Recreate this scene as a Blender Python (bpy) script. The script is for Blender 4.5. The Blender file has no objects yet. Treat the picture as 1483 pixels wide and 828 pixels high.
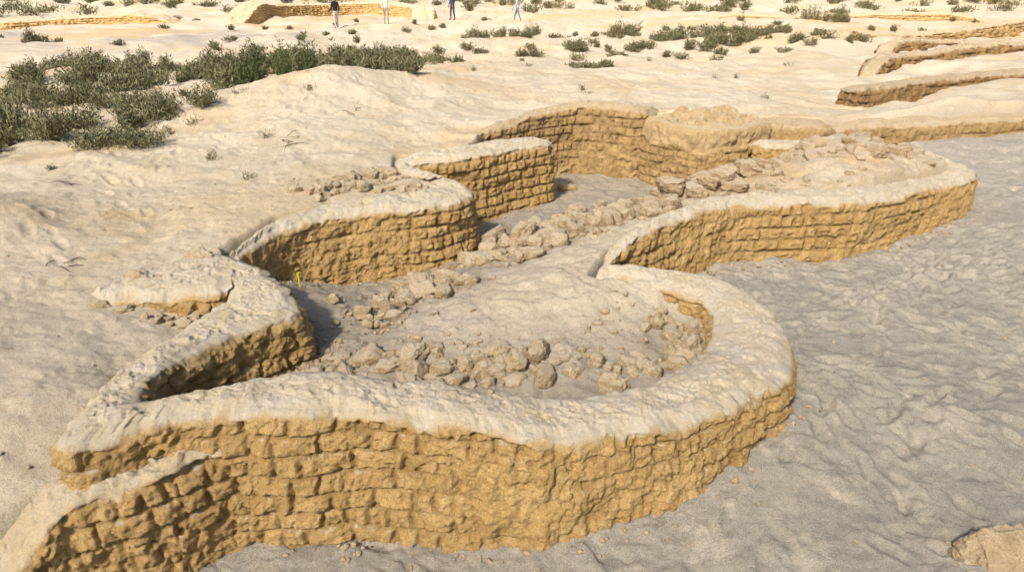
import bpy, math, numpy as np
from mathutils import Vector
rng=np.random.default_rng(7)
scn=bpy.context.scene
COL=scn.collection
# ------------------------------------------------------------ noise
_M=0xFFFFFFFF
def _h(ix,iy,iz,s):
    h=(ix.astype(np.int64)*2654435761+s*40503+12345)&_M
    h=((h^(h>>15))*2246822519)&_M
    h=(h+iy.astype(np.int64)*3266489917)&_M
    h=((h^(h>>13))*668265263)&_M
    h=(h+iz.astype(np.int64)*374761393)&_M
    h=((h^(h>>16))*2246822519)&_M
    h=((h^(h>>13))*3266489917)&_M
    h=h^(h>>16)
    return (h&0xFFFFFF)/float(0xFFFFFF)
def vn(x,y,z=None,s=0):
    x=np.asarray(x,float);y=np.asarray(y,float)
    xi=np.floor(x);yi=np.floor(y);fx=x-xi;fy=y-yi
    fx=fx*fx*fx*(fx*(fx*6-15)+10);fy=fy*fy*fy*(fy*(fy*6-15)+10)
    if z is None:
        zz=np.zeros_like(xi)
        a=_h(xi,yi,zz,s);b=_h(xi+1,yi,zz,s);c=_h(xi,yi+1,zz,s);d=_h(xi+1,yi+1,zz,s)
        return ((a*(1-fx)+b*fx)*(1-fy)+(c*(1-fx)+d*fx)*fy)*2-1
    z=np.asarray(z,float);zi=np.floor(z);fz=z-zi;fz=fz*fz*(3-2*fz)
    r=0
    for k,wz in ((0,1-fz),(1,fz)):
        a=_h(xi,yi,zi+k,s);b=_h(xi+1,yi,zi+k,s);c=_h(xi,yi+1,zi+k,s);d=_h(xi+1,yi+1,zi+k,s)
        r=r+wz*((a*(1-fx)+b*fx)*(1-fy)+(c*(1-fx)+d*fx)*fy)
    return r*2-1
def fbm(x,y,z=None,o=4,s=0,g=.5):
    r=0;a=1;t=0;f=1
    for i in range(o):
        c,sn=math.cos(.6*i+.4),math.sin(.6*i+.4)
        X=(x*c-y*sn)*f+i*17.3;Y=(x*sn+y*c)*f-i*9.1
        r=r+a*vn(X,Y,None if z is None else z*f+i*3.7,s+i);t+=a;a*=g;f*=2.03
    return r/t
def sst(a,b,x):
    t=np.clip((x-a)/(b-a),0,1);return t*t*(3-2*t)
# ------------------------------------------------------------ site survey (metres)
def ST(txt,zs):
    v=[[float(q)/100 for q in p.split(',')] for p in txt.split(';')]
    return [tuple(a)+(z,) for a,z in zip(v,zs)]
A=ST("-359,585,-338,531;-336,606,-298,529;-301,627,-253,531;-245,600,-253,541;-207,564,-249,531;-184,531,-250,520;-179,508,-257,501;-217,462,-269,465;-241,411,-278,407;-238,371,-273,354;-231,361,-258,311;-217,367,-235,319;-194,376,-207,337;-171,388,-172,343;-137,397,-134,342;-109,398,-103,349;-81,398,-60,343;-48,394,-17,337;-19,388,16,333;23,388,46,339;51,391,91,352;86,406,124,365;118,429,164,391;148,463,207,428;167,503,223,468;172,541,228,515;162,558,220,573;140,573,187,609;113,587,146,617;80,594,96,626",
 [.91,.94,.97,.95,.93,.92,.9,.93,.96,1.0,1.03,1.04,1.05,1.05,1.05,1.04,1.0,.97,.94,.91,.89,.87,.84,.8,.8,.8,.82,.84,.85,.84])
B=ST("90,650,96,632;113,684,121,655;147,715,153,684;207,759,201,719;268,790,255,747;328,807,309,755;391,816,372,761;463,841,438,780;539,883,522,827;584,921,615,883;589,939,637,932;569,977,617,1011;530,1003,562,1047;467,1011,486,1057;390,1011,409,1066",
 [.8,.93,1.0,1.04,1.06,1.06,1.05,1.03,1.0,.98,1.0,1.03,1.06,1.08,1.08])
C=ST("-96,1095,-97,1047;-30,1136,-24,1094;28,1200,35,1152;81,1232,83,1187;134,1241,129,1195;181,1230,174,1182;211,1215,205,1165;240,1225,230,1175;280,1250,262,1205",
 [1.0,1.16,1.25,1.32,1.35,1.35,1.33,1.28,1.1])
F=ST("-158,990,-154,928;-124,998,-112,931;-64,1025,-52,954;-7,1066,1,999;26,1085,44,1029",[1.0,1.06,1.08,1.08,1.08])
G=ST("-283,657,-276,619;-257,742,-250,683;-214,776,-201,721;-153,803,-143,743;-112,827,-89,758;-103,851,-49,798;-108,869,-59,844;-128,872,-100,885;-154,881,-143,920",
 [.9,.98,1.0,1.0,1.0,1.0,1.02,1.05,1.08])
K=ST("532,1181,511,1116;617,1211,587,1148;762,1254,718,1175;957,1296,900,1213;1153,1354,1082,1263;1700,1500,1600,1390",
 [1.08,1.08,1.08,1.1,1.1,1.0])
J=ST("754,1476,696,1397;831,1521,792,1445;1050,1638,1004,1562;1231,1710,1175,1627;1497,1801,1435,1722;2200,2050,2150,1950",[1.28,1.3,1.3,1.3,1.3,1.2])
A2=ST("-168,372,-160,350;-195,360,-188,332;-215,350,-205,318;-238,338,-226,306;-264,331,-246,298;-286,325,-262,284;-314,307,-280,262;-330,290,-300,240",[.80,.82,.82,.81,.78,.66,.42,.2])
def pts(txt,zs):
    v=[[float(q)/100 for q in p.split(',')] for p in txt.split(';')]
    return np.array([a+[z] for a,z in zip(v,zs)])
cCourt=pts("-182,513;-236,726;-176,749;-53,956;-2,1001;54,1049;128,1136;216,1165;-132,648;-77,681;-19,797;71,845;142,588;71,585;5,572;-57,543;-110,520;-23,480;59,456;122,503;150,553;347,811;428,850;533,877;397,950;320,914;206,745;161,961;138,673;28,1475;-282,425;-194,478;-262,610;470,930;430,980;260,1020;300,1070;235,950;350,1050;390,1080",
 [.37,.15,.1,.1,.1,.12,.15,.15,.35,.4,.3,.4,.86,.8,.72,.62,.5,.50,.52,.5,.52,1.04,1.2,1.1,1.14,.95,.88,.3,.84,.3,.45,.45,.72,1.40,1.28,.25,.2,.42,.3,.45])
cRight=pts("-290,278;-201,334;-65,340;4,332;49,340;123,368;217,431;257,560;247,699;379,753;525,812;641,898;772,1001;762,1135;722,1168;894,1191;351,541;464,538;266,369;309,306;111,312;558,679;883,871;559,432",
 [.05,0,0,.05,.15,.29,.44,.42,.36,.3,.38,.48,.6,.75,.8,.82,.38,.4,.28,.3,.12,.45,.6,.4])
cHigh=pts("-309,254;-283,277;-285,311;-304,365;-329,483;-295,528;-428,508;-404,695;-298,671;-275,764;-181,863;-688,896;-473,1057;-333,1146;-407,1283;-246,1378;-157,1097;-55,1325;146,1360;477,1342;504,2006;-927,2160;-1557,2160;-132,3338;767,1379;801,1247;728,1614;975,1325;1360,1617;1725,3230;-1064,4648;1444,5935;-828,750;-462,362;-93,998;-270,500;-530,640;-640,600;690,1375",
 [.35,.5,.68,.88,.84,.78,.9,.95,.96,1.04,1.0,1.0,1.1,1.38,1.5,1.48,1.12,1.15,1.22,1.12,.9,.7,.7,.4,.92,1.38,.95,1.15,1.1,.5,.1,.1,1.0,.9,1.03,.72,1.05,1.3,.84])
def rbf(c):
    d=np.hypot(c[:,None,0]-c[None,:,0],c[:,None,1]-c[None,:,1])
    n=len(c);M=np.zeros((n+1,n+1));M[:n,:n]=-d-np.eye(n)*.02;M[:n,n]=1;M[n,:n]=1
    w=np.linalg.solve(M,np.append(c[:,2],0))
    def f(x,y):
        r=np.full(x.shape,w[n])
        for i in range(n):
            r-=w[i]*np.sqrt((x-c[i,0])**2+(y-c[i,1])**2+.01)
        return r
    return f
fC,fR,fH=rbf(cCourt),rbf(cRight),rbf(cHigh)
def ctr(S): return [((a[0]+a[2])/2,(a[1]+a[3])/2) for a in S]
mA,mB,mC,mF,mG,mK=map(ctr,(A,B,C,F,G,K))
polyC=mA[5:]+mB[2:]+[(4.5,11.4),(4.1,11.95),(3.45,12.0)]+mC[1:7][::-1]+[mF[2],mF[1],mF[0]]+mG[::-1]
polyR=[(-6,-6),(-3.2,2.3),(-2.98,2.8),(-2.76,3.05),(-2.55,3.13)]+mA[10:]+mB[1:]+[(4.5,11.4),(4.9,11.5)]+mK+[(60,26),(120,26),(120,-6)]
def sdf(poly,x,y):
    d=np.full(x.shape,1e9);ins=np.zeros(x.shape,bool);n=len(poly)
    for i in range(n):
        ax,ay=poly[i];bx,by=poly[(i+1)%n];ex,ey=bx-ax,by-ay
        t=np.clip(((x-ax)*ex+(y-ay)*ey)/(ex*ex+ey*ey+1e-9),0,1)
        d=np.minimum(d,(x-ax-t*ex)**2+(y-ay-t*ey)**2)
        if ay!=by:
            c=((ay>y)!=(by>y))&(x<(bx-ax)*(y-ay)/(by-ay)+ax);ins^=c
    d=np.sqrt(d);return np.where(ins,-d,d)
def lumps(x,y,f,s,thr=.1):
    n=fbm(x*f,y*f,o=3,s=s);return sst(thr,thr+.35,n)
def ridge(x,y,ax,ay,bx,by,w,h):
    ex,ey=bx-ax,by-ay;t=np.clip(((x-ax)*ex+(y-ay)*ey)/(ex*ex+ey*ey),0,1)
    d=np.hypot(x-ax-t*ex,y-ay-t*ey)+.18*fbm(x*1.7,y*1.7,o=3,s=61)
    return h*np.exp(-(np.clip(d,0,9)/w)**1.7)
def terrain(x,y):
    x=np.asarray(x,float);y=np.asarray(y,float)
    dC=sdf(polyC,x,y)
    sC=1-sst(-.02,.15,dC);sR=1-sst(-.02,.15,sdf(polyR,x,y))
    dist=np.hypot(x,y)
    hH=fH(x,y);hC=fC(x,y);hR=fR(x,y)
    far=sst(30,70,dist)
    hH=np.clip(hH,-.3,1.8)*(1-far)+.1*far;hR=np.clip(hR,-.1,1.0)*(1-far)+.1*far
    mid=sst(13,26,dist)
    hH=hH+mid*.45*fbm(x/6,y/6,o=4,s=5)+mid*.16*fbm(x/1.5,y/1.5,o=4,s=6)
    rid=1-np.abs(fbm(x*.5,y*.8,o=3,s=8))*2.2
    hH=hH+.09*np.clip(rid,0,1)*sst(7,12,dist)
    hH=hH+ridge(x,y,-4.9,12.1,-3.4,13.0,1.0,.15)+ridge(x,y,-3.2,13.2,-1.6,14.0,.9,.14)+ridge(x,y,-6.2,6.9,-5.3,6.7,.5,.22)+ridge(x,y,-5.6,9.2,-4.4,9.8,.6,.10)
    h1=.075*fbm(x*.9,y*.9,o=3,s=11)+.030*fbm(x*3.4,y*4,o=4,s=12,g=.6)+.007*fbm(x*16,y*16,o=3,s=13,g=.65)+.014*lumps(x,y,6,14,.2)
    wx=x+.12*fbm(x*1.9,y*1.9,o=2,s=26);wy=y+.12*fbm(x*1.9,y*1.9,o=2,s=27)
    h2=.05*fbm(x*1.1,y*1.1,o=3,s=21)+.030*fbm(wx*2.8,wy*3.4,o=4,s=22,g=.55)+.012*fbm(wx*13,wy*13,o=4,s=23,g=.7)
    h2=h2+.016*lumps(wx,wy,6.5,31,.2)-.018*lumps(wx,wy,5.3,33,.22)
    h3=.06*fbm(x*2.4,y*2.4,o=4,s=41,g=.6)+.024*fbm(x*9,y*9,o=4,s=42,g=.65)+.018*lumps(x,y,5,44,.1)
    H=(hH+h1)*(1-sC)+(hC+h3)*sC
    H=H*(1-sR)+(hR+h2)*sR
    return H,sC,sR
# ------------------------------------------------------------ mesh helpers
def mesh_np(name,V,faces,nper,mat,attrs=None,smooth=True,parent=None):
    me=bpy.data.meshes.new(name);V=np.ascontiguousarray(V,dtype=np.float32);faces=np.ascontiguousarray(faces,dtype=np.int32)
    nf=len(faces)
    me.vertices.add(len(V));me.vertices.foreach_set('co',V.ravel())
    me.loops.add(nf*nper);me.loops.foreach_set('vertex_index',faces.ravel())
    me.polygons.add(nf);me.polygons.foreach_set('loop_start',np.arange(nf,dtype=np.int32)*nper)
    me.polygons.foreach_set('use_smooth',np.full(nf,smooth))
    me.update(calc_edges=True)
    for k,a in (attrs or {}).items():
        at=me.attributes.new(k,'FLOAT','POINT');at.data.foreach_set('value',np.ascontiguousarray(a,dtype=np.float32).ravel())
    me.materials.append(mat)
    ob=bpy.data.objects.new(name,me);COL.objects.link(ob)
    if parent: ob.parent=parent
    return ob
def gridfaces(nu,nv):
    i=np.arange(nu-1)[:,None]*nv+np.arange(nv-1)[None,:]
    return np.stack([i,i+nv,i+nv+1,i+1],-1).reshape(-1,4)
# ------------------------------------------------------------ materials
def newmat(name,rough=.95):
    m=bpy.data.materials.new(name);m.use_nodes=True;nt=m.node_tree
    b=nt.nodes['Principled BSDF'];b.inputs['Roughness'].default_value=rough
    b.inputs['Specular IOR Level'].default_value=.08
    return m,nt,b
class N:
    def __init__(s,nt): s.nt=nt;s.tc=nt.nodes.new('ShaderNodeTexCoord')
    def noise(s,scale,detail=5,rough=.6,vec=None):
        n=s.nt.nodes.new('ShaderNodeTexNoise');n.inputs['Scale'].default_value=scale;n.inputs['Detail'].default_value=detail;n.inputs['Roughness'].default_value=rough
        s.nt.links.new(vec or s.tc.outputs['Object'],n.inputs['Vector']);return n.outputs['Fac']
    def mr(s,v,a,b,c=0,d=1):
        n=s.nt.nodes.new('ShaderNodeMapRange');n.interpolation_type='SMOOTHSTEP'
        for i,q in zip((1,2,3,4),(a,b,c,d)): n.inputs[i].default_value=q
        s.nt.links.new(v,n.inputs[0]);return n.outputs[0]
    def mix(s,f,a,b,mode='MIX'):
        n=s.nt.nodes.new('ShaderNodeMix');n.data_type='RGBA';n.blend_type=mode
        for q,i in ((f,0),(a,6),(b,7)):
            if isinstance(q,(int,float)): n.inputs[i].default_value=q
            elif isinstance(q,tuple): n.inputs[i].default_value=q+(1,)
            else: s.nt.links.new(q,n.inputs[i])
        return n.outputs[2]
    def math(s,op,a,b=0.):
        n=s.nt.nodes.new('ShaderNodeMath');n.operation=op
        for q,i in ((a,0),(b,1)):
            if isinstance(q,(int,float)): n.inputs[i].default_value=q
            else: s.nt.links.new(q,n.inputs[i])
        return n.outputs[0]
    def attr(s,name):
        n=s.nt.nodes.new('ShaderNodeAttribute');n.attribute_name=name;return n.outputs['Fac']
    def nz(s):
        g=s.nt.nodes.new('ShaderNodeNewGeometry');x=s.nt.nodes.new('ShaderNodeSeparateXYZ');s.nt.links.new(g.outputs['Normal'],x.inputs[0]);return x.outputs[2]
    def bump(s,h,dist,st=1.,nrm=None):
        n=s.nt.nodes.new('ShaderNodeBump');n.inputs['Distance'].default_value=dist;n.inputs['Strength'].default_value=st
        s.nt.links.new(h,n.inputs['Height'])
        if nrm: s.nt.links.new(nrm,n.inputs['Normal'])
        return n.outputs[0]
def adobe(name,c1,c2,joint_shade,pale,nzlo=.72):
    m,nt,b=newmat(name);q=N(nt)
    base=q.mix(q.attr('bri'),c1,c2)
    base=q.mix(q.mr(q.noise(3.,4),.35,.7),base,tuple(x*.87 for x in c2))
    base=q.mix(q.mr(q.noise(7,6,.7),.5,.68,0,.6),base,tuple(min(.9,x*y) for x,y in zip(c1,(1.15,1.18,1.35))))
    base=q.mix(q.mr(q.noise(22,6,.7),.45,.75,0,.6),base,tuple(min(.9,x*1.25) for x in c1))
    base=q.mix(q.mr(q.noise(60,6,.8),.48,.62,0,.6),base,tuple(x*.45 for x in c2))
    base=q.mix(q.mr(q.noise(110,4,.8),.52,.66,0,.6),base,tuple(min(.9,x*y) for x,y in zip(c1,(1.2,1.3,1.7))))
    base=q.mix(q.math('MULTIPLY',q.attr('cav'),.48),base,joint_shade)  # darker joint soil, plus shade painted into cracks, pits and hollows
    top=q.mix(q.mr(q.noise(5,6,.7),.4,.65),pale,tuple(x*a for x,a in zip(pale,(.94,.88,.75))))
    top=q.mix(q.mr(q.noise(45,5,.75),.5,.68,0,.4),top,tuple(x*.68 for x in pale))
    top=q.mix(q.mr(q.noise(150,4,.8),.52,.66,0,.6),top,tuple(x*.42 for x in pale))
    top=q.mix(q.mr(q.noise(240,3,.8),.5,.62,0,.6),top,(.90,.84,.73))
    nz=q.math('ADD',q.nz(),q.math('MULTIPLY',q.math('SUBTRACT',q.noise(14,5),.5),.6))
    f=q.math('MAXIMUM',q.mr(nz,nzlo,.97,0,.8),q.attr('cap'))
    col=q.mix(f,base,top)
    nt.links.new(col,b.inputs['Base Color'])
    n1=q.bump(q.noise(26,9,.8),.045,1.);n2=q.bump(q.noise(120,5,.8),.018,1.,n1)
    nt.links.new(n2,b.inputs['Normal']);return m
OCH1,OCH2=(.80,.54,.235),(.67,.425,.165)
PALE=(.89,.79,.62)
M_wall=adobe('mudbrick',OCH1,OCH2,(.27,.16,.06),PALE)
M_back=adobe('mudbrick_weathered',(.68,.47,.22),(.54,.355,.155),(.22,.135,.06),(.80,.665,.455))
M_dark=adobe('mudbrick_brown',(.48,.31,.145),(.35,.225,.10),(.14,.09,.045),(.76,.635,.445))
M_rub=adobe('rubble_clod',(.74,.565,.355),(.54,.40,.24),(.22,.155,.09),(.82,.69,.505),.6)
def sandmat():
    m,nt,b=newmat('sand');q=N(nt)
    pale=q.mix(q.mr(q.noise(.8,5),.35,.65),(.81,.70,.53),(.73,.61,.43))
    pale=q.mix(q.mr(q.noise(.35,5,.65),.50,.64,0,.6),pale,(.71,.515,.285))
    pale=q.mix(q.mr(q.noise(1.7,6,.7),.5,.66,0,.5),pale,(.56,.465,.345))
    pale=q.mix(q.mr(q.noise(6,6,.7),.5,.7,0,.5),pale,(.86,.775,.625))
    grey=q.mix(q.mr(q.noise(1.3,5),.35,.68),(.42,.39,.34),(.51,.46,.39))
    grey=q.mix(q.mr(q.noise(3.3,6,.7),.48,.64,0,.7),grey,(.67,.59,.465))
    grey=q.mix(q.mr(q.noise(9,6,.75),.46,.62,0,.65),grey,(.31,.285,.25))
    crt=q.mix(q.mr(q.noise(2.3,5),.35,.68),(.47,.405,.31),(.35,.30,.23))
    col=q.mix(q.attr('court'),pale,crt);col=q.mix(q.attr('grey'),col,grey)
    col=q.mix(q.attr('och'),col,(.74,.50,.225))
    col=q.mix(q.mr(q.noise(34,6,.8),.5,.66,0,.4),col,(.34,.28,.205))
    col=q.mix(q.mr(q.noise(95,5,.85),.51,.63,0,.65),col,(.21,.175,.13))
    col=q.mix(q.mr(q.noise(170,4,.85),.50,.62,0,.65),col,(.89,.82,.70))
    nt.links.new(col,b.inputs['Base Color'])
    n1=q.bump(q.noise(22,9,.8),.03,.9);n2=q.bump(q.noise(90,6,.8),.02,1.,n1)
    nt.links.new(n2,b.inputs['Normal']);return m
M_sand=sandmat()
def plain(name,c,c2=None,scale=20,rough=.9):
    m,nt,b=newmat(name,rough);q=N(nt)
    nt.links.new(q.mix(q.mr(q.noise(scale,4),.35,.65),c,c2 or tuple(x*.7 for x in c)),b.inputs['Base Color']);return m
# ------------------------------------------------------------ terrain
def axis(dense0,dense1,step,lim0,lim1,g):
    mid=list(np.arange(dense0,dense1,step));r=[];s=step;p=mid[-1]
    while p<lim1: s=min(s*g,60);p+=s;r.append(p)
    l=[];s=step;p=dense0
    while p>lim0: s=min(s*g,60);p-=s;l.append(p)
    return np.array(l[::-1]+mid+r)
xs=axis(-5.2,6.6,.020,-900,900,1.025)
ys=np.concatenate([np.arange(-3,2.2,.1),np.arange(2.2,8.5,.018),axis(8.5,14.5,.032,8.6,1500,1.018)])
ys=np.unique(np.round(ys,4))
X,Y=np.meshgrid(xs,ys)
H=np.empty_like(X);SC=np.empty_like(X);SR=np.empty_like(X)
for i in range(0,len(ys),100):
    H[i:i+100],SC[i:i+100],SR[i:i+100]=terrain(X[i:i+100],Y[i:i+100])
def dent(cx,cy,a,b,ang,dep,rim):
    R=max(a,b)*2.6
    i0,i1=np.searchsorted(ys,[cy-R,cy+R]);j0,j1=np.searchsorted(xs,[cx-R,cx+R])
    if i1-i0<2 or j1-j0<2: return
    x=X[i0:i1,j0:j1]-cx;y=Y[i0:i1,j0:j1]-cy
    u=(x*math.cos(ang)+y*math.sin(ang))/a;v=(-x*math.sin(ang)+y*math.cos(ang))/b
    r=np.sqrt(u*u+v*v)
    H[i0:i1,j0:j1]+=-dep*(1-sst(.45,1.15,r))+rim*np.exp(-((r-1.35)/.32)**2)
for t in range(80):
    x=rng.uniform(1.5,8);y=rng.uniform(2.3,9.5);a=rng.uniform(0,6.28)
    for k in range(rng.integers(4,12)):
        a+=rng.normal(0,.12);x+=.32*math.cos(a);y+=.32*math.sin(a);sd=.09*(1 if k%2 else -1)
        px,py=x-sd*math.sin(a),y+sd*math.cos(a)
        if float(sdf(polyR,np.array([px]),np.array([py]))[0])<-.3: dent(px,py,.13,.055,a,rng.uniform(.015,.045),rng.uniform(.005,.015))
for t in range(30):
    x=rng.uniform(-8,-3.4);y=rng.uniform(3,11);a=rng.uniform(0,6.28)
    for k in range(rng.integers(4,10)):
        a+=rng.normal(0,.12);x+=.34*math.cos(a);y+=.34*math.sin(a);sd=.09*(1 if k%2 else -1)
        px,py=x-sd*math.sin(a),y+sd*math.cos(a)
        if px<-3.3: dent(px,py,.13,.055,a,.018,.007)
och=sst(.1,.45,fbm(X/5,Y/2.2,o=4,s=77))*sst(20,32,Y)*.8+sst(.15,.5,fbm(X/1.5,Y/.9,o=4,s=78))*.5*(Y<20)*(1-SR)*(1-SC)
och=np.clip(och+.6*SC*sst(2.4,3.2,X)*sst(-.2,.3,fbm(X*1.6,Y*1.6,o=4,s=79)),0,1)
far_grey=sst(24,34,Y)*(1-sst(40,44,Y))*sst(-8,-11,X)*sst(-.1,.2,fbm(X/9,Y/4,o=3,s=70))
crt=SC*(1-.9*sst(.45,.72,H))
V=np.stack([X,Y,H],-1).reshape(-1,3)
mesh_np('sand_ground',V,gridfaces(len(ys),len(xs))[:,::-1],4,M_sand,{'court':crt,'grey':np.clip(SR*(1-.75*sst(10,20,Y))+.7*far_grey,0,1),'och':och})
def gz(x,y):
    x=np.atleast_1d(np.asarray(x,float));y=np.atleast_1d(np.asarray(y,float));return terrain(x,y)[0]
# ------------------------------------------------------------ walls
def bricks(s,z,P,seed,bh,bl,amp,brickness):
    x,y,zz=P
    wz=z+.026*fbm(s*1.7,z*1.7,o=3,s=seed+3)
    row=np.floor(wz/bh);fv=wz/bh-row
    off=_h(row,row*0,row*0,seed+5)
    ln=bl*(.8+.4*_h(row,row*0+3,row*0,seed+6))
    u=(s+.035*fbm(s*3,z*5,o=3,s=seed+4))/ln+off+.5*(row%2)
    cidx=np.floor(u);fu=u-cidx
    half=_h(cidx,row,row*0,seed+8)<.34
    fu2=np.where(half,(fu*2)%1,fu);le=np.where(half,ln*.5,ln);cid2=cidx*2+np.where(half,np.floor(fu*2),0)
    de=np.minimum(np.minimum(fu2,1-fu2)*le,np.minimum(fv,1-fv)*bh)
    de=de+.014*fbm(x*16,y*16,zz*16,o=3,s=seed+9,g=.65)
    wj=.010+.010*fbm(s*1.7,z*3,o=2,s=seed+14)
    j=sst(wj*.2,wj*.2+.028,de)
    rb=_h(cid2,row,row*0,seed+10)
    tilt=(fu2-.5)*(_h(cid2,row,row*0+1,seed+11)-.5)+(fv-.5)*(_h(cid2,row,row*0+2,seed+12)-.5)*1.0
    er=sst(-.22,.28,fbm(s*.9,z*1.6,o=3,s=seed+13)+brickness)
    miss=(rb<.06)*j*er
    d=amp*((j-1)*(.25+.75*er)+(rb-.5)*.7*er+tilt*.7*er)-.03*miss
    crk=np.abs(fbm(x*3.5,y*3.5,zz*2.2,o=4,s=seed+15))
    cr=(1-sst(0,.035,crk))*.7
    d+=amp*(.75+.9*(1-er))*fbm(x*7,y*7,zz*7,o=4,s=seed+16,g=.6)-amp*.8*cr
    d+=amp*.65*fbm(x*24,y*24,zz*24,o=3,s=seed+17,g=.7)
    d+=amp*.7*(1-.6*er)*fbm(s*9,z*1.6,o=3,s=seed+19)
    pit=sst(.22,.45,fbm(x*11,y*11,zz*11,o=3,s=seed+20));d-=.022*pit
    d+=.045*fbm(x*1.6,y*1.6,zz*2.2,o=2,s=seed+18)
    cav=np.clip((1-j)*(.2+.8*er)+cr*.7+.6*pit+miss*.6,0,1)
    return d,cav,rb
def endcap(S,at_end=True,n=6):
    l=S[-1] if at_end else S[0];p=S[-2] if at_end else S[1]
    c=np.array([(l[0]+l[2])/2,(l[1]+l[3])/2]);pc=np.array([(p[0]+p[2])/2,(p[1]+p[3])/2])
    hv=np.array([l[0]-l[2],l[1]-l[3]])/2;w=np.linalg.norm(hv);d=c-pc;d-=hv*(d@hv)/(w*w);d/=np.linalg.norm(d)
    out=[]
    for k in range(1,n+1):
        a=math.pi/2*k/n*.985;o=c+d*w*math.sin(a);e=hv*math.cos(a);out.append((o[0]+e[0],o[1]+e[1],o[0]-e[0],o[1]-e[1],l[4]-.03*k/n))
    return S+out if at_end else out[::-1]+S
def ribbon(name,S,mat,ds=.014,dv=.014,zb=-.15,seed=0,bh=.145,bl=.30,amp=.032,brickness=.25,cap=.05,batter=.06,sm=.05,topn=None,topamp=.045,capatt=1.,parent=None):
    S=np.array(S,float);n=len(S);T=[]
    for i in range(n-1):
        p0,p1,p2,p3=S[max(i-1,0)],S[i],S[i+1],S[min(i+2,n-1)]
        for t in np.linspace(0,1,16,endpoint=False):
            T.append(.5*((2*p1)+(-p0+p2)*t+(2*p0-5*p1+4*p2-p3)*t*t+(-p0+3*p1-3*p2+p3)*t**3))
    T.append(S[-1]);T=np.array(T)
    st=np.maximum(np.hypot(*np.diff(T[:,0:2],axis=0).T),np.hypot(*np.diff(T[:,2:4],axis=0).T))
    u=np.concatenate([[0],np.cumsum(st)]);nu=max(8,int(u[-1]/ds));uu=np.linspace(0,u[-1],nu)
    Q=np.stack([np.interp(uu,u,T[:,k]) for k in range(5)],1)
    k=max(1,int(sm/ds*2));ker=np.exp(-np.linspace(-2,2,2*k+1)**2);ker/=ker.sum()
    pad=np.concatenate([2*Q[:1]-Q[1:k+1][::-1],Q,2*Q[-1:]-Q[-k-1:-1][::-1]])
    Q=np.stack([np.convolve(pad[:,c],ker,'valid') for c in range(5)],1)
    L,R,Z=Q[:,0:2],Q[:,2:4],Q[:,4]
    lr=R-L;W=np.linalg.norm(lr,axis=1,keepdims=True)+1e-6;lr=lr/W
    def nrm(E,sg):
        t=np.gradient(E,axis=0);nn=np.stack([t[:,1],-t[:,0]],1)
        nn=nn/(np.linalg.norm(nn,axis=1,keepdims=True)+1e-4)
        nn*=np.sign((nn*lr).sum(1,keepdims=True)+1e-9)*sg
        nn=nn*1.+lr*sg*.25;k2=max(1,int(.04/ds));kk=np.ones(2*k2+1)/(2*k2+1)
        pd=np.concatenate([np.repeat(nn[:1],k2,0),nn,np.repeat(nn[-1:],k2,0)])
        nn=np.stack([np.convolve(pd[:,c],kk,'valid') for c in (0,1)],1)
        return nn/(np.linalg.norm(nn,axis=1,keepdims=True)+1e-6)
    s0=np.arange(nu)*ds
    ze=Z+.03*fbm(s0*1.3,s0*0+seed,o=2,s=seed)
    hmax=(Z.max()-zb);nv=max(6,int(hmax/dv));t=np.linspace(0,1,nv)
    sides=[]
    for E,sg,sd in ((L,-1.,seed+100),(R,1.,seed+200)):
        nn=nrm(E,sg);s=np.concatenate([[0],np.cumsum(np.hypot(*np.diff(E,axis=0).T))])
        ch=.035*fbm(s*2.2,s*0+9,o=4,s=sd+7,g=.6)
        zedge=ze-.02+.035*fbm(s*5,s*0,o=4,s=sd,g=.6)
        zz=zb+(zedge[:,None]-zb)*t[None,:]
        ss=np.repeat(s[:,None],nv,1)
        px=np.repeat(E[:,0:1],nv,1);py=np.repeat(E[:,1:2],nv,1)
        d,cav,rb=bricks(ss,zz,(px,py,zz),sd,bh,bl,amp,brickness)
        below=zedge[:,None]-zz
        capd=cap*(1+1.8*fbm(ss*2.5,ss*0+4,o=4,s=sd+1,g=.6))
        cp=1-sst(capd-.012,capd+.03,below)
        plain_d=amp*1.1*fbm(px*9,py*9,zz*9,o=4,s=sd+2,g=.65)
        d=d*(1-cp)+plain_d*cp
        rr=np.clip(1-below/.10,0,1);d=d-.065*(1-np.sqrt(np.clip(1-rr*rr,0,1)))
        d=d+batter*below+np.minimum(ch[:,None],.01)*(1-sst(.0,.3,below))
        d=np.where(below<.3,np.maximum(d,-W*.35),d)
        fade=sst(.005,.06,below+.03*fbm(ss*12,zz*12,o=2,s=sd+8))
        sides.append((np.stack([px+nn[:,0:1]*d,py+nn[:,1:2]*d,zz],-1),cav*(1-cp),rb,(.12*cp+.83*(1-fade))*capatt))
    tn=topn or max(5,int(np.percentile(W,80)/dv));q=np.linspace(0,1,tn+2)[1:-1][None,:,None]
    a=sides[0][0][:,-1:,:];b=sides[1][0][:,-1:,:]
    Tm=a*(1-q)+b*q
    inn=sst(0,1,np.minimum(q[...,0],1-q[...,0])*np.clip(W,.05,9)/.09)
    Tm[...,2]=Tm[...,2]*(1-inn)+ze[:,None]*inn
    wt=np.sin(np.pi*q[...,0])**.6*np.minimum(1,W/.3)
    tx,ty=Tm[...,0],Tm[...,1]
    wx=tx+.05*fbm(tx*4,ty*4,o=2,s=seed+43);wy=ty+.05*fbm(tx*4,ty*4,o=2,s=seed+44)
    Tm[...,2]+=wt*(.02+topamp*fbm(wx*3,wy*3,o=4,s=seed+40,g=.5)+.4*topamp*fbm(wx*22,wy*22,o=3,s=seed+41,g=.7)-.5*topamp*sst(.2,.45,fbm(wx*9,wy*9,o=3,s=seed+42)))
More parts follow.
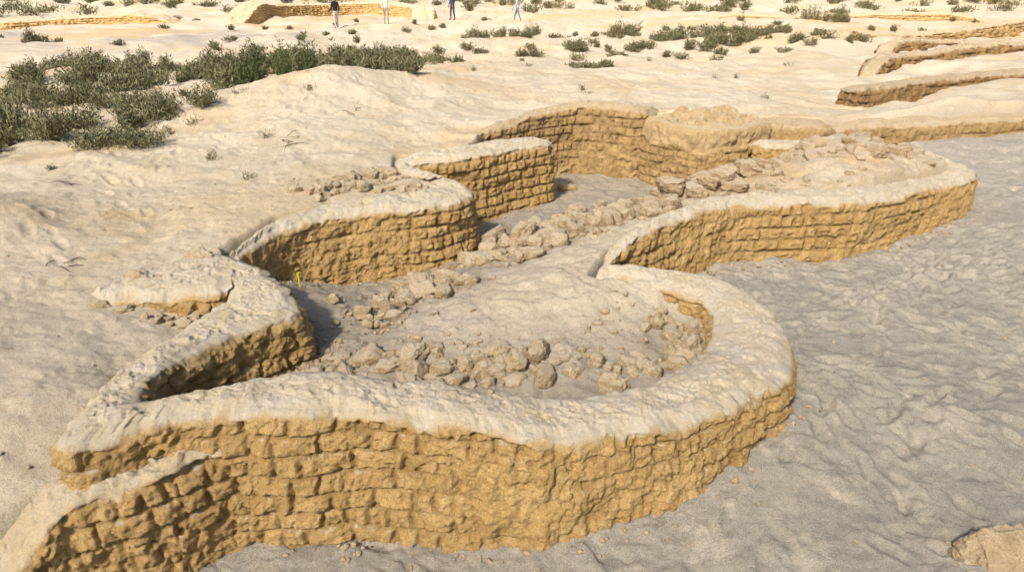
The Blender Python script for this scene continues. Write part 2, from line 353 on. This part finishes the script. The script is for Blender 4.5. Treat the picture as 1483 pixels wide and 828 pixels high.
    P=np.concatenate([sides[0][0],Tm,sides[1][0][:,::-1]],1)
    def cat(i,mid): return np.concatenate([sides[0][i],np.full((nu,tn),mid),sides[1][i][:,::-1]],1)
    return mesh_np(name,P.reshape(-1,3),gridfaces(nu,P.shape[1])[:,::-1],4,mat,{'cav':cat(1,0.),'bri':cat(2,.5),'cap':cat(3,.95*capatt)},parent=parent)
ribbon('serpentine_mudbrick_wall',endcap(A,False),M_wall,ds=.012,dv=.012,seed=1,brickness=.14)
ribbon('ruined_wall_footing',A2,M_wall,seed=2,brickness=.05,amp=.04,topamp=.06,capatt=.7,cap=.03)
ribbon('curved_mudbrick_wall',endcap(B),M_wall,ds=.018,dv=.016,seed=3,brickness=.0,cap=.03)
ribbon('niche_mudbrick_wall',endcap(C,False),M_back,ds=.022,dv=.02,seed=4,brickness=-.2,cap=.02,capatt=.6)
ribbon('short_mudbrick_wall',endcap(endcap(F),False),M_wall,ds=.02,dv=.017,seed=5,brickness=.35,cap=.03)
ribbon('hooked_mudbrick_wall',G,M_wall,ds=.017,dv=.016,seed=6,brickness=.2)
ribbon('long_low_wall',K,M_back,ds=.03,dv=.022,seed=7,zb=.4,brickness=.2,cap=.04,capatt=.8)
ribbon('excavated_wall',endcap(J,False),M_dark,ds=.03,dv=.025,seed=8,zb=.5,brickness=.2,cap=.03,capatt=.7,amp=.045)
def lowbank(name,P,mat,w,h,seed,zx=.07,ca=.8):
    P=np.array(P,float);d=np.gradient(P,axis=0);nn=np.stack([-d[:,1],d[:,0]],1);nn/=np.linalg.norm(nn,axis=1,keepdims=True)
    g=gz(P[:,0],P[:,1]);n=len(P);tp=np.array([ -.25 if i in(0,n-1) else h for i in range(n)])
    S=[(p[0]+q[0]*w/2,p[1]+q[1]*w/2,p[0]-q[0]*w/2,p[1]-q[1]*w/2,z+hh) for p,q,z,hh in zip(P,nn,g,tp)]
    ribbon(name,S,mat,ds=zx,dv=.03,seed=seed,zb=min(g)-.6,amp=.09,brickness=0,cap=.02,capatt=ca,batter=.25,sm=.15,topamp=.14)
lowbank('excavated_wall',[(8.9,17.9),(9.5,18.6),(10.4,19.6),(11.9,20.5),(14,21.8),(17,23.0),(22,25),(24,26)],M_dark,.5,.30,20,.045)
lowbank('excavated_wall',[(11.2,21.8),(12.0,22.9),(13.6,24.2),(16,26),(19.5,27.4),(24,29)],M_dark,.5,.28,25,.05)
lowbank('eroded_bank',[(11,25.5),(12.2,27),(13.5,28.6),(16,30),(20,33),(27.5,39),(29,40)],M_back,.9,.35,21)
lowbank('eroded_bank',[(-17.9,45.5),(-17.5,49),(-17.2,53),(-14,57.5),(-10,58),(-7.5,55.5),(-6.4,53),(-6.2,50)],M_wall,1.6,.8,22,ca=.4)
lowbank('eroded_bank',[(-38,42.5),(-35,43.3),(-31,44),(-27,46.3),(-23,46.8),(-21,47)],M_wall,2.2,.4,23,ca=.4)
lowbank('eroded_bank',[(12,49),(15,50),(18,49),(24,52),(30,50),(33,49)],M_back,2.,.35,24)
ribbon('plastered_wall_stub',endcap([(4.15,12.4,4.0,11.75,1.1),(4.65,12.2,4.42,11.15,1.16),(4.95,12.0,4.95,10.98,1.17),(5.35,12.1,5.3,11.2,1.12),(5.7,12.2,5.6,11.7,1.05)]),M_back,ds=.025,dv=.022,seed=9,brickness=-.8,cap=.3,capatt=.3)
def drum():
    nu,nv,nt=480,70,34;cx,cy,rx,ry=3.36,11.85,1.16,1.0;zb=-.1
    th=np.linspace(0,2*np.pi,nu)+np.pi/2
    top=1.17+.05*fbm(np.cos(th)*2,np.sin(th)*2,o=4,s=301)
    t=np.linspace(0,1,nv);z=zb+(top[:,None]-zb)*t;s=np.repeat((th*1.0)[:,None],nv,1)
    px=cx+rx*np.cos(th)[:,None]+0*z;py=cy+ry*np.sin(th)[:,None]+0*z
    d,cav,rb=bricks(s,z,(px,py,z),300,.13,.28,.03,.3)
    below=top[:,None]-z;cp=1-sst(.28,.33,below+.12*fbm(s*3,z*0,o=2,s=303))
    d=d*(1-cp)+cp*(-.05+.09*fbm(px*5,py*5,z*5,o=4,s=302,g=.6))
    rr=np.clip(1-below/.14,0,1);d-=.11*(1-np.sqrt(1-rr*rr));d+=.05*below
    nx,ny=np.cos(th)[:,None],np.sin(th)[:,None]
    S=np.stack([px+nx*d,py+ny*d,z],-1)
    q=np.linspace(1,0,nt+1)[1:][None,:]
    ex=S[:,-1:,0]-cx;ey=S[:,-1:,1]-cy
    tx=cx+ex*q;ty=cy+ey*q
    tz=S[:,-1:,2]*q**2+(1-q**2)*1.20+(1-q**6)*(.14*fbm(tx*2.2,ty*2.2,o=4,s=305)+.11*fbm(tx*7,ty*7,o=4,s=306,g=.6))
    P=np.concatenate([S,np.stack([tx,ty,tz],-1)],1);z0=np.zeros((nu,nt))
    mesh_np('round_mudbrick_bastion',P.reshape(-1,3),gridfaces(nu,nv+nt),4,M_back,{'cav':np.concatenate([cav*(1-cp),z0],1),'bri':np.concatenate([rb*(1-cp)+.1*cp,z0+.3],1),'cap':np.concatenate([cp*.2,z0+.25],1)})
drum()
# ------------------------------------------------------------ rubble
def ico(n):
    import bmesh
    bm=bmesh.new();bmesh.ops.create_icosphere(bm,subdivisions=n,radius=1);bm.verts.ensure_lookup_table()
    v=np.array([x.co[:] for x in bm.verts]);f=np.array([[q.index for q in p.verts] for p in bm.faces]);bm.free();return v,f
I2,I3,I4,I5=ico(2),ico(3),ico(4),ico(5)
class Rocks:
    def __init__(s): s.V=[];s.F=[];s.B=[];s.C=[];s.n=0;s.k=0
    def add(s,x,y,r,blocky=.35,sink=.3,asp=None,rot=None,z=None):
        s.k+=1;v,f=(I5 if r>.13 else I4 if r>.06 else I3 if r>.02 else I2)
        a=asp if asp is not None else rng.uniform([.8,.6,.5],[1.35,1.0,.85])
        m=np.abs(v).max(1,keepdims=True);p=v*(1-blocky)+v/m*blocky*.8
        o=rng.uniform(0,99,3);n=fbm(v[:,0]*1.3+o[0],v[:,1]*1.3+o[1],v[:,2]*1.3+o[2],o=3,s=s.k,g=.5)
        n2=fbm(v[:,0]*5+o[0],v[:,1]*5+o[1],v[:,2]*5+o[2],o=4,s=s.k+1,g=.65)
        p=p*(1+.35*n)[:,None]
        for q in range(9):
            pn=rng.normal(0,1,3);pn/=np.linalg.norm(pn);dd=rng.uniform(.55,.85)
            ex=np.clip(p@pn-dd,0,None)*.85;p=p-ex[:,None]*pn
        p=p*(1+.2*n2)[:,None]*a*r*1.15
        w=rng.uniform(-.35,.35);cw,sw=math.cos(w),math.sin(w)
        p=np.stack([p[:,0],p[:,1]*cw-p[:,2]*sw,p[:,1]*sw+p[:,2]*cw],1)
        t=rot if rot is not None else rng.uniform(0,6.28);c,sn=math.cos(t),math.sin(t)
        p=np.stack([p[:,0]*c-p[:,1]*sn,p[:,0]*sn+p[:,1]*c,p[:,2]],1)
        zz=(gz(x,y)[0] if z is None else z)+r*a[2]*(1-2*sink)
        p+=np.array([x,y,zz]);s.V.append(p);s.F.append(f+s.n);s.n+=len(v)
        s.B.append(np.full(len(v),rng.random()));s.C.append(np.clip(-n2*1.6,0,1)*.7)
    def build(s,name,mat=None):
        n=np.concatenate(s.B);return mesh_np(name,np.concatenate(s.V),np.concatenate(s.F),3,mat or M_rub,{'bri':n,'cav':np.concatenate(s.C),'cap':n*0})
def scatter(R,cx,cy,sx,sy,n,r0,r1,ang=0,**k):
    for i in range(n):
        a,b=rng.normal(0,sx),rng.normal(0,sy);r=r0*(r1/r0)**(rng.random()**1.5)
        R.add(cx+a*math.cos(ang)-b*math.sin(ang),cy+a*math.sin(ang)+b*math.cos(ang),r,**k)
R=Rocks()
for cx,cy,sx,sy,n,a,b in [(-1.3,6.0,.22,.15,34,.02,.14),(-1.0,6.3,.24,.14,32,.02,.14),(-.65,6.5,.22,.14,30,.02,.16),(-1.15,5.65,.2,.15,26,.015,.11),
  (-.35,7.4,.17,.17,30,.02,.14),(0,7.9,.24,.22,42,.025,.17),(.5,8.2,.3,.22,46,.025,.19),(.95,8.45,.24,.22,34,.03,.19),(1.45,9.3,.22,.27,30,.03,.19),(.4,7.5,.37,.2,42,.025,.17),(1.1,7.9,.27,.25,34,.025,.17),(1.75,8.2,.2,.25,26,.03,.16),(.2,7.9,.5,.3,120,.01,.04),(1.0,8.8,.4,.3,80,.01,.04),(-1.0,6.1,.4,.3,100,.008,.035)]:
    scatter(R,cx,cy,sx,sy,n,a,b,ang=.6,sink=.22)
R.build('rubble_heap')
R=Rocks()
for cx,cy,sx,sy,n,a,b in [(-1.6,5.1,.12,.12,24,.015,.07),(-1.1,4.9,.2,.1,26,.02,.14),(-.6,4.7,.22,.1,24,.02,.15),(-.2,4.75,.2,.12,24,.02,.15),(.25,4.8,.2,.1,20,.02,.15),(.75,4.8,.2,.14,20,.02,.18),(1.05,5.0,.15,.15,18,.02,.14),(-.8,5.1,.3,.12,20,.02,.12),
   (1.36,5.5,.1,.06,20,.03,.11),(1.56,5.3,.05,.08,18,.03,.11),(1.5,5.1,.06,.1,18,.03,.1),(1.0,5.3,.25,.2,40,.01,.05),(0,4.9,.7,.2,180,.007,.03)]:
    scatter(R,cx,cy,sx,sy,n,a,b,ang=0,sink=.45)
R.build('mudbrick_rubble')
R=Rocks()
for (x0,y0),(x1,y1),z0,z1,n,lays in [((1.9,9.8),(3.4,9.6),.16,.42,6,3),((2.1,9.0),(3.35,8.95),.52,.84,6,3),((2.1,8.9),(2.9,8.45),.58,.86,4,3),((3.0,9.7),(3.7,9.4),.7,.9,4,2)]:
    a=math.atan2(y1-y0,x1-x0)
    for lay in range(lays):
        for i in range(n):
            if lay==lays-1 and rng.random()<.35: continue
            t=(i+.5*(lay%2)+.3)/n
            R.add(x0+(x1-x0)*t+rng.normal(0,.02),y0+(y1-y0)*t+rng.normal(0,.03),.17,blocky=.9,sink=.5,asp=np.array([1.,.8,.62])*rng.uniform(.9,1.2),rot=a+rng.normal(0,.1),z=z0+(z1-z0)*t-.05+lay*.15)
scatter(R,2.6,9.3,.4,.25,54,.03,.17);scatter(R,3.4,9.5,.3,.2,28,.03,.15)
scatter(R,4.2,9.3,.8,.4,60,.03,.2,sink=.58);scatter(R,3.3,8.3,.5,.25,40,.02,.1,sink=.5)
R.build('ruined_brick_courses')
R=Rocks()
scatter(R,-2.0,8.3,.22,.16,44,.02,.18,sink=.45);scatter(R,-1.75,8.6,.2,.12,30,.02,.17,sink=.45);scatter(R,-2.3,7.9,.15,.1,24,.02,.12,sink=.5);scatter(R,-1.3,8.2,.15,.15,24,.02,.1,sink=.5);scatter(R,-1.9,8.3,.35,.25,80,.008,.03)
R.build('rubble_heap')
R=Rocks();scatter(R,-3.2,5.6,.22,.16,34,.03,.17,sink=.52);scatter(R,-2.85,5.85,.2,.16,28,.03,.15,sink=.52);scatter(R,-2.95,5.25,.3,.06,30,.015,.08,sink=.4);R.build('mudbrick_rubble')
R=Rocks();R.add(.95,11.1,.13,blocky=.85,asp=np.array([1.2,.7,.6]),rot=.2)
R.build('fallen_mudbrick',M_wall)
R=Rocks();R.add(3.0,3.02,.26,sink=.62,blocky=.2);R.add(2.78,3.1,.10,sink=.5);R.add(3.2,2.9,.14,sink=.55);scatter(R,2.9,3.0,.2,.15,16,.01,.04)
R.build('mudbrick_rubble')
R=Rocks()
for S,side in ((A[10:28],1),(B[2:10],1),(G[0:6],1),(F,1),(A[4:9],0)):
    S=np.array(S)
    for i in range(220):
        k=rng.integers(0,len(S)-1);t=rng.random();p=S[k]*(1-t)+S[k+1]*t
        e=p[2:4] if side else p[0:2];o=e-(p[0:2] if side else p[2:4]);o/=np.linalg.norm(o)
        dd=.06+abs(rng.normal(0,.13));R.add(e[0]+o[0]*dd,e[1]+o[1]*dd,.004*(6**rng.random()),sink=.3)
for i in range(600):
    y=2.4+rng.random()**1.5*9;R.add(rng.uniform(-1,1)*(y*.8+1),y,.004*(5**rng.random()**2),sink=.3)
R.build('pebbles')
# ------------------------------------------------------------ scrub
def foliage(name,c1,c2):
    m,nt,b=newmat(name,.8);q=N(nt)
    nt.links.new(q.mix(q.attr('tint'),c1,c2),b.inputs['Base Color']);return m
M_scr=foliage('scrub_foliage',(.072,.078,.035),(.25,.23,.13))
M_grn=foliage('green_foliage',(.045,.06,.022),(.13,.145,.06))
class Shrubs:
    def __init__(s): s.V=[];s.T=[]
    def add(s,x,y,w,h,n=55,leaf=.05,z=None):
        g=gz(x,y)[0] if z is None else z
        lean=rng.normal(0,.12*w,2)
        for i in range(n):
            az=rng.uniform(0,6.283);sp=rng.random()**.6;hh=h*(1-.45*sp*sp)*rng.uniform(.45,1.15)
            tip=np.array([x+lean[0]+math.cos(az)*sp*w/2,y+lean[1]+math.sin(az)*sp*w/2,g+hh]);b0=np.array([x+math.cos(az)*sp*w*.2,y+math.sin(az)*sp*w*.2,g-.04])
            c=(b0+tip)/2+rng.normal(0,.05*w,3)
            wd=.003+.004*w;tint=rng.random()
            pr=None;side=np.array([-math.sin(az),math.cos(az),0])*wd
            seg=4
            for k in range(seg+1):
                t=k/seg;p=b0*(1-t)**2+2*c*t*(1-t)+tip*t*t
                if pr is not None:
                    s.V.append(np.array([pr-side,pr+side,p+side*.6,p-side*.6]));s.T.append(1.)
                pr=p
                if k>=1:
                    for j in range(4):
                        d=rng.normal(0,1,3);d[2]=abs(d[2])+.4;d/=np.linalg.norm(d);l=leaf*rng.uniform(.7,1.9)
                        e=np.cross(d,rng.normal(0,1,3));e/=np.linalg.norm(e)+1e-6;e*=l*.12
                        o=p+rng.normal(0,.03*w+.01,3)
                        s.V.append(np.array([o-e*.5,o+d*l*.5-e,o+d*l,o+d*l*.5+e]));s.T.append(np.clip(tint*.6+rng.random()*.5,0,1))
    def build(s,name,mat):
        V=np.concatenate(s.V);n=len(s.V);mesh_np(name,V,np.arange(n*4).reshape(-1,4),4,mat,{'tint':np.repeat(np.array(s.T),4)},smooth=False)
def clump(S,x,y,w,h,dens=1.,leaf=.05):
    k=max(1,int(3.5*w))
    for i in range(k):
        r=w*.33
        S.add(x+rng.normal(0,r) if k>1 else x,y+(rng.normal(0,r*.7) if k>1 else 0),min(w,.8)*rng.uniform(.5,1.15),h*rng.uniform(.5,1.15),n=int(40*dens),leaf=leaf)
for (x,y,w,h) in [(-6.96,10.5,1.7,.5),(-6.0,10.0,.9,.35),(-8.3,10.9,1.7,.65),(-7.6,9.8,1.2,.3),(-5.9,11.5,1.3,.45),(-6.1,10.9,.5,.3),(-7.2,12.6,1.2,.4),(-4.65,14.3,1.8,.7),(-8.6,12.3,1.2,.5),(-9.6,14,1.3,.45)]:
    S=Shrubs();clump(S,x,y,w,h,1.2,.055);S.build('desert_shrub',M_grn if h==.7 else M_scr)
S=Shrubs()
for x,y,w,h in [(-11.6,16.8,1.2,.5),(-13.4,21.6,1.3,.5),(-10.1,16.6,1.1,.5),(-10.6,18.8,1.3,.45),(-10.5,21.1,1.3,.5),(-8.9,20.1,1.4,.55),(-7.9,19.1,1.5,.55),(-9.1,17,1.1,.45),(-5.75,14.3,1.,.4),(-4.8,16.3,1.5,.6),(-3.8,15.4,1.5,.55),(-4.4,22.9,1.5,.45),(-3.5,23.6,1.4,.4),(-4.8,22.4,1.3,.4),(-7.0,16,1.4,.5),(-6.3,17.5,1.5,.55),(-5.5,18.5,1.5,.5),(-6.6,19.8,1.5,.5),(-5.2,20.8,1.3,.45),(-2.0,13.8,.6,.25),(-8.1,14.6,1.2,.35),(-7.2,21.5,1.2,.4),(-3.4,17.6,1.2,.4),(-2.6,19,1.,.3),(-11.8,20,1.1,.4),(-2.7,15,1.0,.35)]:
    clump(S,x,y,w,h,.95,.075)
for i in range(70):
    S.add(rng.uniform(-13,-2),rng.uniform(13,24),rng.uniform(.2,.6),rng.uniform(.08,.25),n=16,leaf=.06)
S.build('desert_scrub',M_scr)
S=Shrubs()
for x,y,w,h in [(-2.16,37,1.,.4),(-1,35,1.2,.4),(.3,37,1.5,.5),(1.1,39,1.,.4),(2.55,25.6,1.2,.4),(5,32.3,1.8,.6),(4.3,26.5,1.,.35),(7.1,30,1.7,.55),(7.1,26.5,1.5,.4),(8.3,27.2,1.5,.45),(10.9,32.3,1.7,.5),(14,37,1.2,.4),(19.5,45,2.6,.9),(2.3,20,1.,.12),(9.5,29.5,1.5,.45),(6,28.5,1.2,.35),(9.3,33,1.5,.4),(12,35,1.3,.4),(-21,32,1.5,.5),(-1.5,22,.7,.2),(.6,24,.8,.2),(-1.2,26.5,.6,.2),(8.2,31.5,1.3,.4)]:
    clump(S,x,y,w,h,.6,.09)
for i in range(50):
    S.add(rng.uniform(2,14),rng.uniform(23,36),rng.uniform(.2,.7),rng.uniform(.08,.25),n=14,leaf=.08)
S.build('desert_scrub',M_scr)
S=Shrubs()
for i in range(230):
    y=rng.uniform(56,105);x=rng.uniform(-.85,.85)*y
    if -19<x<-4 and y<64: continue
    S.add(x,y,rng.uniform(.8,2.8),rng.uniform(.3,.75),n=18,leaf=.2)
for i in range(60):
    y=rng.uniform(24,54);x=rng.uniform(-.8,.85)*y
    S.add(x,y,rng.uniform(.3,.8),rng.uniform(.12,.3),n=16,leaf=.1)
S.build('distant_scrub',M_scr)
S=Shrubs()
for i in range(70):
    y=rng.uniform(8,22);x=rng.uniform(-.75,.8)*y
    if float(sdf(polyC,np.array([x]),np.array([y]))[0])<.5: continue
    S.add(x,y,rng.uniform(.1,.35),rng.uniform(.03,.1),n=9,leaf=.03)
S.build('dry_grass_tufts',M_scr)
# ------------------------------------------------------------ twigs and peg
def tubes(name,lines,mat):
    V=[];Fc=[];n0=0
    for P,r in lines:
        P=np.array(P,float);m=len(P)
        for i in range(m):
            d=P[min(i+1,m-1)]-P[max(i-1,0)];d/=np.linalg.norm(d);a=np.cross(d,[.3,.2,1]);a/=np.linalg.norm(a);b=np.cross(d,a)
            for k in range(6): V.append(P[i]+(a*math.cos(k*1.0472)+b*math.sin(k*1.0472))*r*(1-.6*i/m))
        for i in range(m-1):
            for k in range(6): Fc.append([n0+i*6+k,n0+i*6+(k+1)%6,n0+(i+1)*6+(k+1)%6,n0+(i+1)*6+k])
        n0+=m*6
    return mesh_np(name,np.array(V),np.array(Fc),4,mat)
M_tw=plain('dry_wood',(.16,.11,.07))
def twig(x,y,l,n):
    ls=[]
    for i in range(n):
        a=rng.uniform(0,6.28);p=np.array([x+rng.normal(0,l*.3),y+rng.normal(0,l*.3)]);L=[]
        for k in range(6):
            L.append((p[0],p[1],gz(p[0],p[1])[0]+.008+.012*math.sin(k)));a+=rng.normal(0,.4);p=p+np.array([math.cos(a),math.sin(a)])*l/6
        ls.append((L,.0045))
    tubes('dry_twigs',ls,M_tw)
twig(-4.2,5.94,.2,5);twig(-3.17,10.,.4,7);twig(-1.5,6.4,.15,5);twig(-2.6,11.5,.3,4);twig(-5.4,8.2,.3,3)
g=gz(-2.27,6.62)[0]
peg=bpy.data.objects.new('survey_peg',None);COL.objects.link(peg)
M_pg=plain('yellow_green_paint',(.55,.60,.04),(.45,.5,.03))
t=tubes('stake',[([(-2.27,6.62,g+.16),(-2.27,6.62,g+.1),(-2.268,6.62,g+.05),(-2.266,6.62,g-.04)],.013)],M_pg);t.parent=peg
t=tubes('flag_band',[([(-2.27,6.62,g+.165),(-2.27,6.62,g+.14),(-2.27,6.62,g+.11)],.022)],M_pg);t.parent=peg
# ------------------------------------------------------------ people
M_skin=plain('skin',(.35,.20,.13),(.30,.17,.11));M_hair=plain('dark_hair',(.02,.015,.012))
def clothes(name,shirt,trous,shoe=(.05,.045,.04)):
    m,nt,b=newmat(name);q=N(nt);sp=nt.nodes.new('ShaderNodeSeparateXYZ');nt.links.new(q.tc.outputs['Object'],sp.inputs[0]);z=sp.outputs[2]
    c=q.mix(q.math('GREATER_THAN',z,.09),shoe,trous);c=q.mix(q.math('GREATER_THAN',z,.96),c,shirt);c=q.mix(q.math('GREATER_THAN',z,1.49),c,(.35,.20,.13))
    f=q.mr(q.noise(9,4),.4,.7,0,.25);c=q.mix(f,c,(.1,.1,.1),'MULTIPLY');nt.links.new(c,b.inputs['Base Color']);return m
def skin(name,vs,es,rs,mat,parent,root=0,lv=2):
    me=bpy.data.meshes.new(name);me.from_pydata(vs,es,[]);me.materials.append(mat)
    ob=bpy.data.objects.new(name,me);COL.objects.link(ob);ob.parent=parent
    md=ob.modifiers.new('skin','SKIN');md.use_smooth_shade=True
    for i,r in enumerate(rs): me.skin_vertices[0].data[i].radius=r if isinstance(r,tuple) else (r,r)
    me.skin_vertices[0].data[root].use_root=True
    s=ob.modifiers.new('sub','SUBSURF');s.levels=lv;s.render_levels=lv;return ob
def person(x,y,rot,mat,stride=.0,armb=.1,sc=1.):
    E=bpy.data.objects.new('person',None);COL.objects.link(E)
    v=[(0,0,.95),(0,0,1.12),(0,.0,1.34),(0,0,1.47),(0,.005,1.55),(0,.015,1.63),(0,.005,1.715)]
    r=[(.15,.11),(.135,.10),(.165,.11),(.06,.06),(.055,.06),(.072,.09),(.05,.06)];e=[(0,1),(1,2),(2,3),(3,4),(4,5),(5,6)]
    for s in (-1,1):
        n=len(v);st=stride*s
        v+=[(s*.17,0,1.41),(s*.225,-.02+.4*st*-.3,1.14),(s*.235,.05+armb*.8-st*.3,.92)];r+=[.062,.045,.032];e+=[(2,n),(n,n+1),(n+1,n+2)]
        v+=[(s*.09,st*.1,.86),(s*.10,.03+st*.45,.49),(s*.10,-.01+st*.8,.09),(s*.115,.13+st*.8,.045)];r+=[.092,.062,.045,(.045,.035)];e+=[(0,n+3),(n+3,n+4),(n+4,n+5),(n+5,n+6)]
        wx,wy,wz=v[n+2]
        hv=[(wx,wy,wz+.02),(wx,wy+.01,wz-.05),(wx,wy+.015,wz-.09)];he=[(0,1),(1,2)];hr=[(.026,.03),(.018,.036),(.014,.036)]
        for k,l in enumerate((.065,.078,.072,.055)):
            fy=wy-.02+k*.02;b=len(hv);hv+=[(wx,fy,wz-.10),(wx-s*.006,fy+.003,wz-.10-l*.55),(wx-s*.02,fy+.006,wz-.10-l)];he+=[(2,b),(b,b+1),(b+1,b+2)];hr+=[.009,.008,.007]
        b=len(hv);hv+=[(wx-s*.01,wy+.045,wz-.07),(wx-s*.018,wy+.06,wz-.11)];he+=[(1,b),(b,b+1)];hr+=[.010,.008]
        skin('hand',hv,he,hr,M_skin,E,lv=1)
    skin('body',v,e,r,mat,E)
    import bmesh
    bm=bmesh.new();
    def sph(c,s,seg=10):
        q=bmesh.ops.create_uvsphere(bm,u_segments=seg,v_segments=seg,radius=1)['verts']
        for p in q: p.co=Vector((p.co.x*s[0]+c[0],p.co.y*s[1]+c[1],p.co.z*s[2]+c[2]))
    sph((0,.115,1.62),(.014,.02,.024));sph((-.085,.01,1.63),(.012,.022,.032));sph((.085,.01,1.63),(.012,.022,.032));sph((0,.1,1.585),(.026,.012,.008))
    me=bpy.data.meshes.new('face_features');bm.to_mesh(me);bm.free();me.materials.append(M_skin);o=bpy.data.objects.new('face_features',me);COL.objects.link(o);o.parent=E
    bm=bmesh.new();sph((-.032,.098,1.65),(.012,.01,.008));sph((.032,.098,1.65),(.012,.01,.008));sph((0,-.012,1.685),(.086,.103,.082),16)
    me=bpy.data.meshes.new('hair');bm.to_mesh(me);bm.free();me.materials.append(M_hair);o=bpy.data.objects.new('hair',me);COL.objects.link(o);o.parent=E
    E.location=(x,y,gz(x,y)[0]-.01);E.rotation_euler=(0,0,rot);E.scale=(sc,)*3
person(-10.53,43.8,.6,clothes('clothes_a',(.03,.03,.035),(.50,.48,.46)),.12,.15,1.02)
person(-7.69,44.8,3.3,clothes('clothes_b',(.62,.60,.56),(.36,.33,.31)),.0,.25)
person(-4.0,49.4,2.4,clothes('clothes_c',(.05,.06,.12),(.08,.07,.10)),.10,.1,1.03)
person(.38,51.2,1.3,clothes('clothes_d',(.60,.62,.64),(.16,.24,.30)),.35,.1,1.03)
# ------------------------------------------------------------ camera, sky, sun
cam=bpy.data.cameras.new('camera');co=bpy.data.objects.new('camera',cam);COL.objects.link(co);scn.camera=co
cam.sensor_width=36;cam.lens=24.01;cam.clip_end=4000;cam.clip_start=.05
co.location=(0,0,3.5);co.rotation_euler=(math.radians(65),0,0)
w=bpy.data.worlds.new('World');scn.world=w;w.use_nodes=True;nt=w.node_tree
sky=nt.nodes.new('ShaderNodeTexSky');sky.sky_type='NISHITA';sky.sun_disc=False
az=math.radians(208);el=math.radians(42)
sky.sun_elevation=el;sky.sun_rotation=az;sky.dust_density=3.;sky.air_density=1.
bg=nt.nodes['Background'];nt.links.new(sky.outputs[0],bg.inputs[0]);bg.inputs[1].default_value=.135
sl=bpy.data.lights.new('sun','SUN');sl.energy=5.0;sl.angle=math.radians(5);sl.color=(1,.91,.77)
so=bpy.data.objects.new('sun',sl);COL.objects.link(so)
d=Vector((math.sin(az)*math.cos(el),math.cos(az)*math.cos(el),math.sin(el)))
so.rotation_euler=d.to_track_quat('Z','Y').to_euler()
scn.view_settings.view_transform='Standard';scn.view_settings.look='None';scn.view_settings.exposure=0
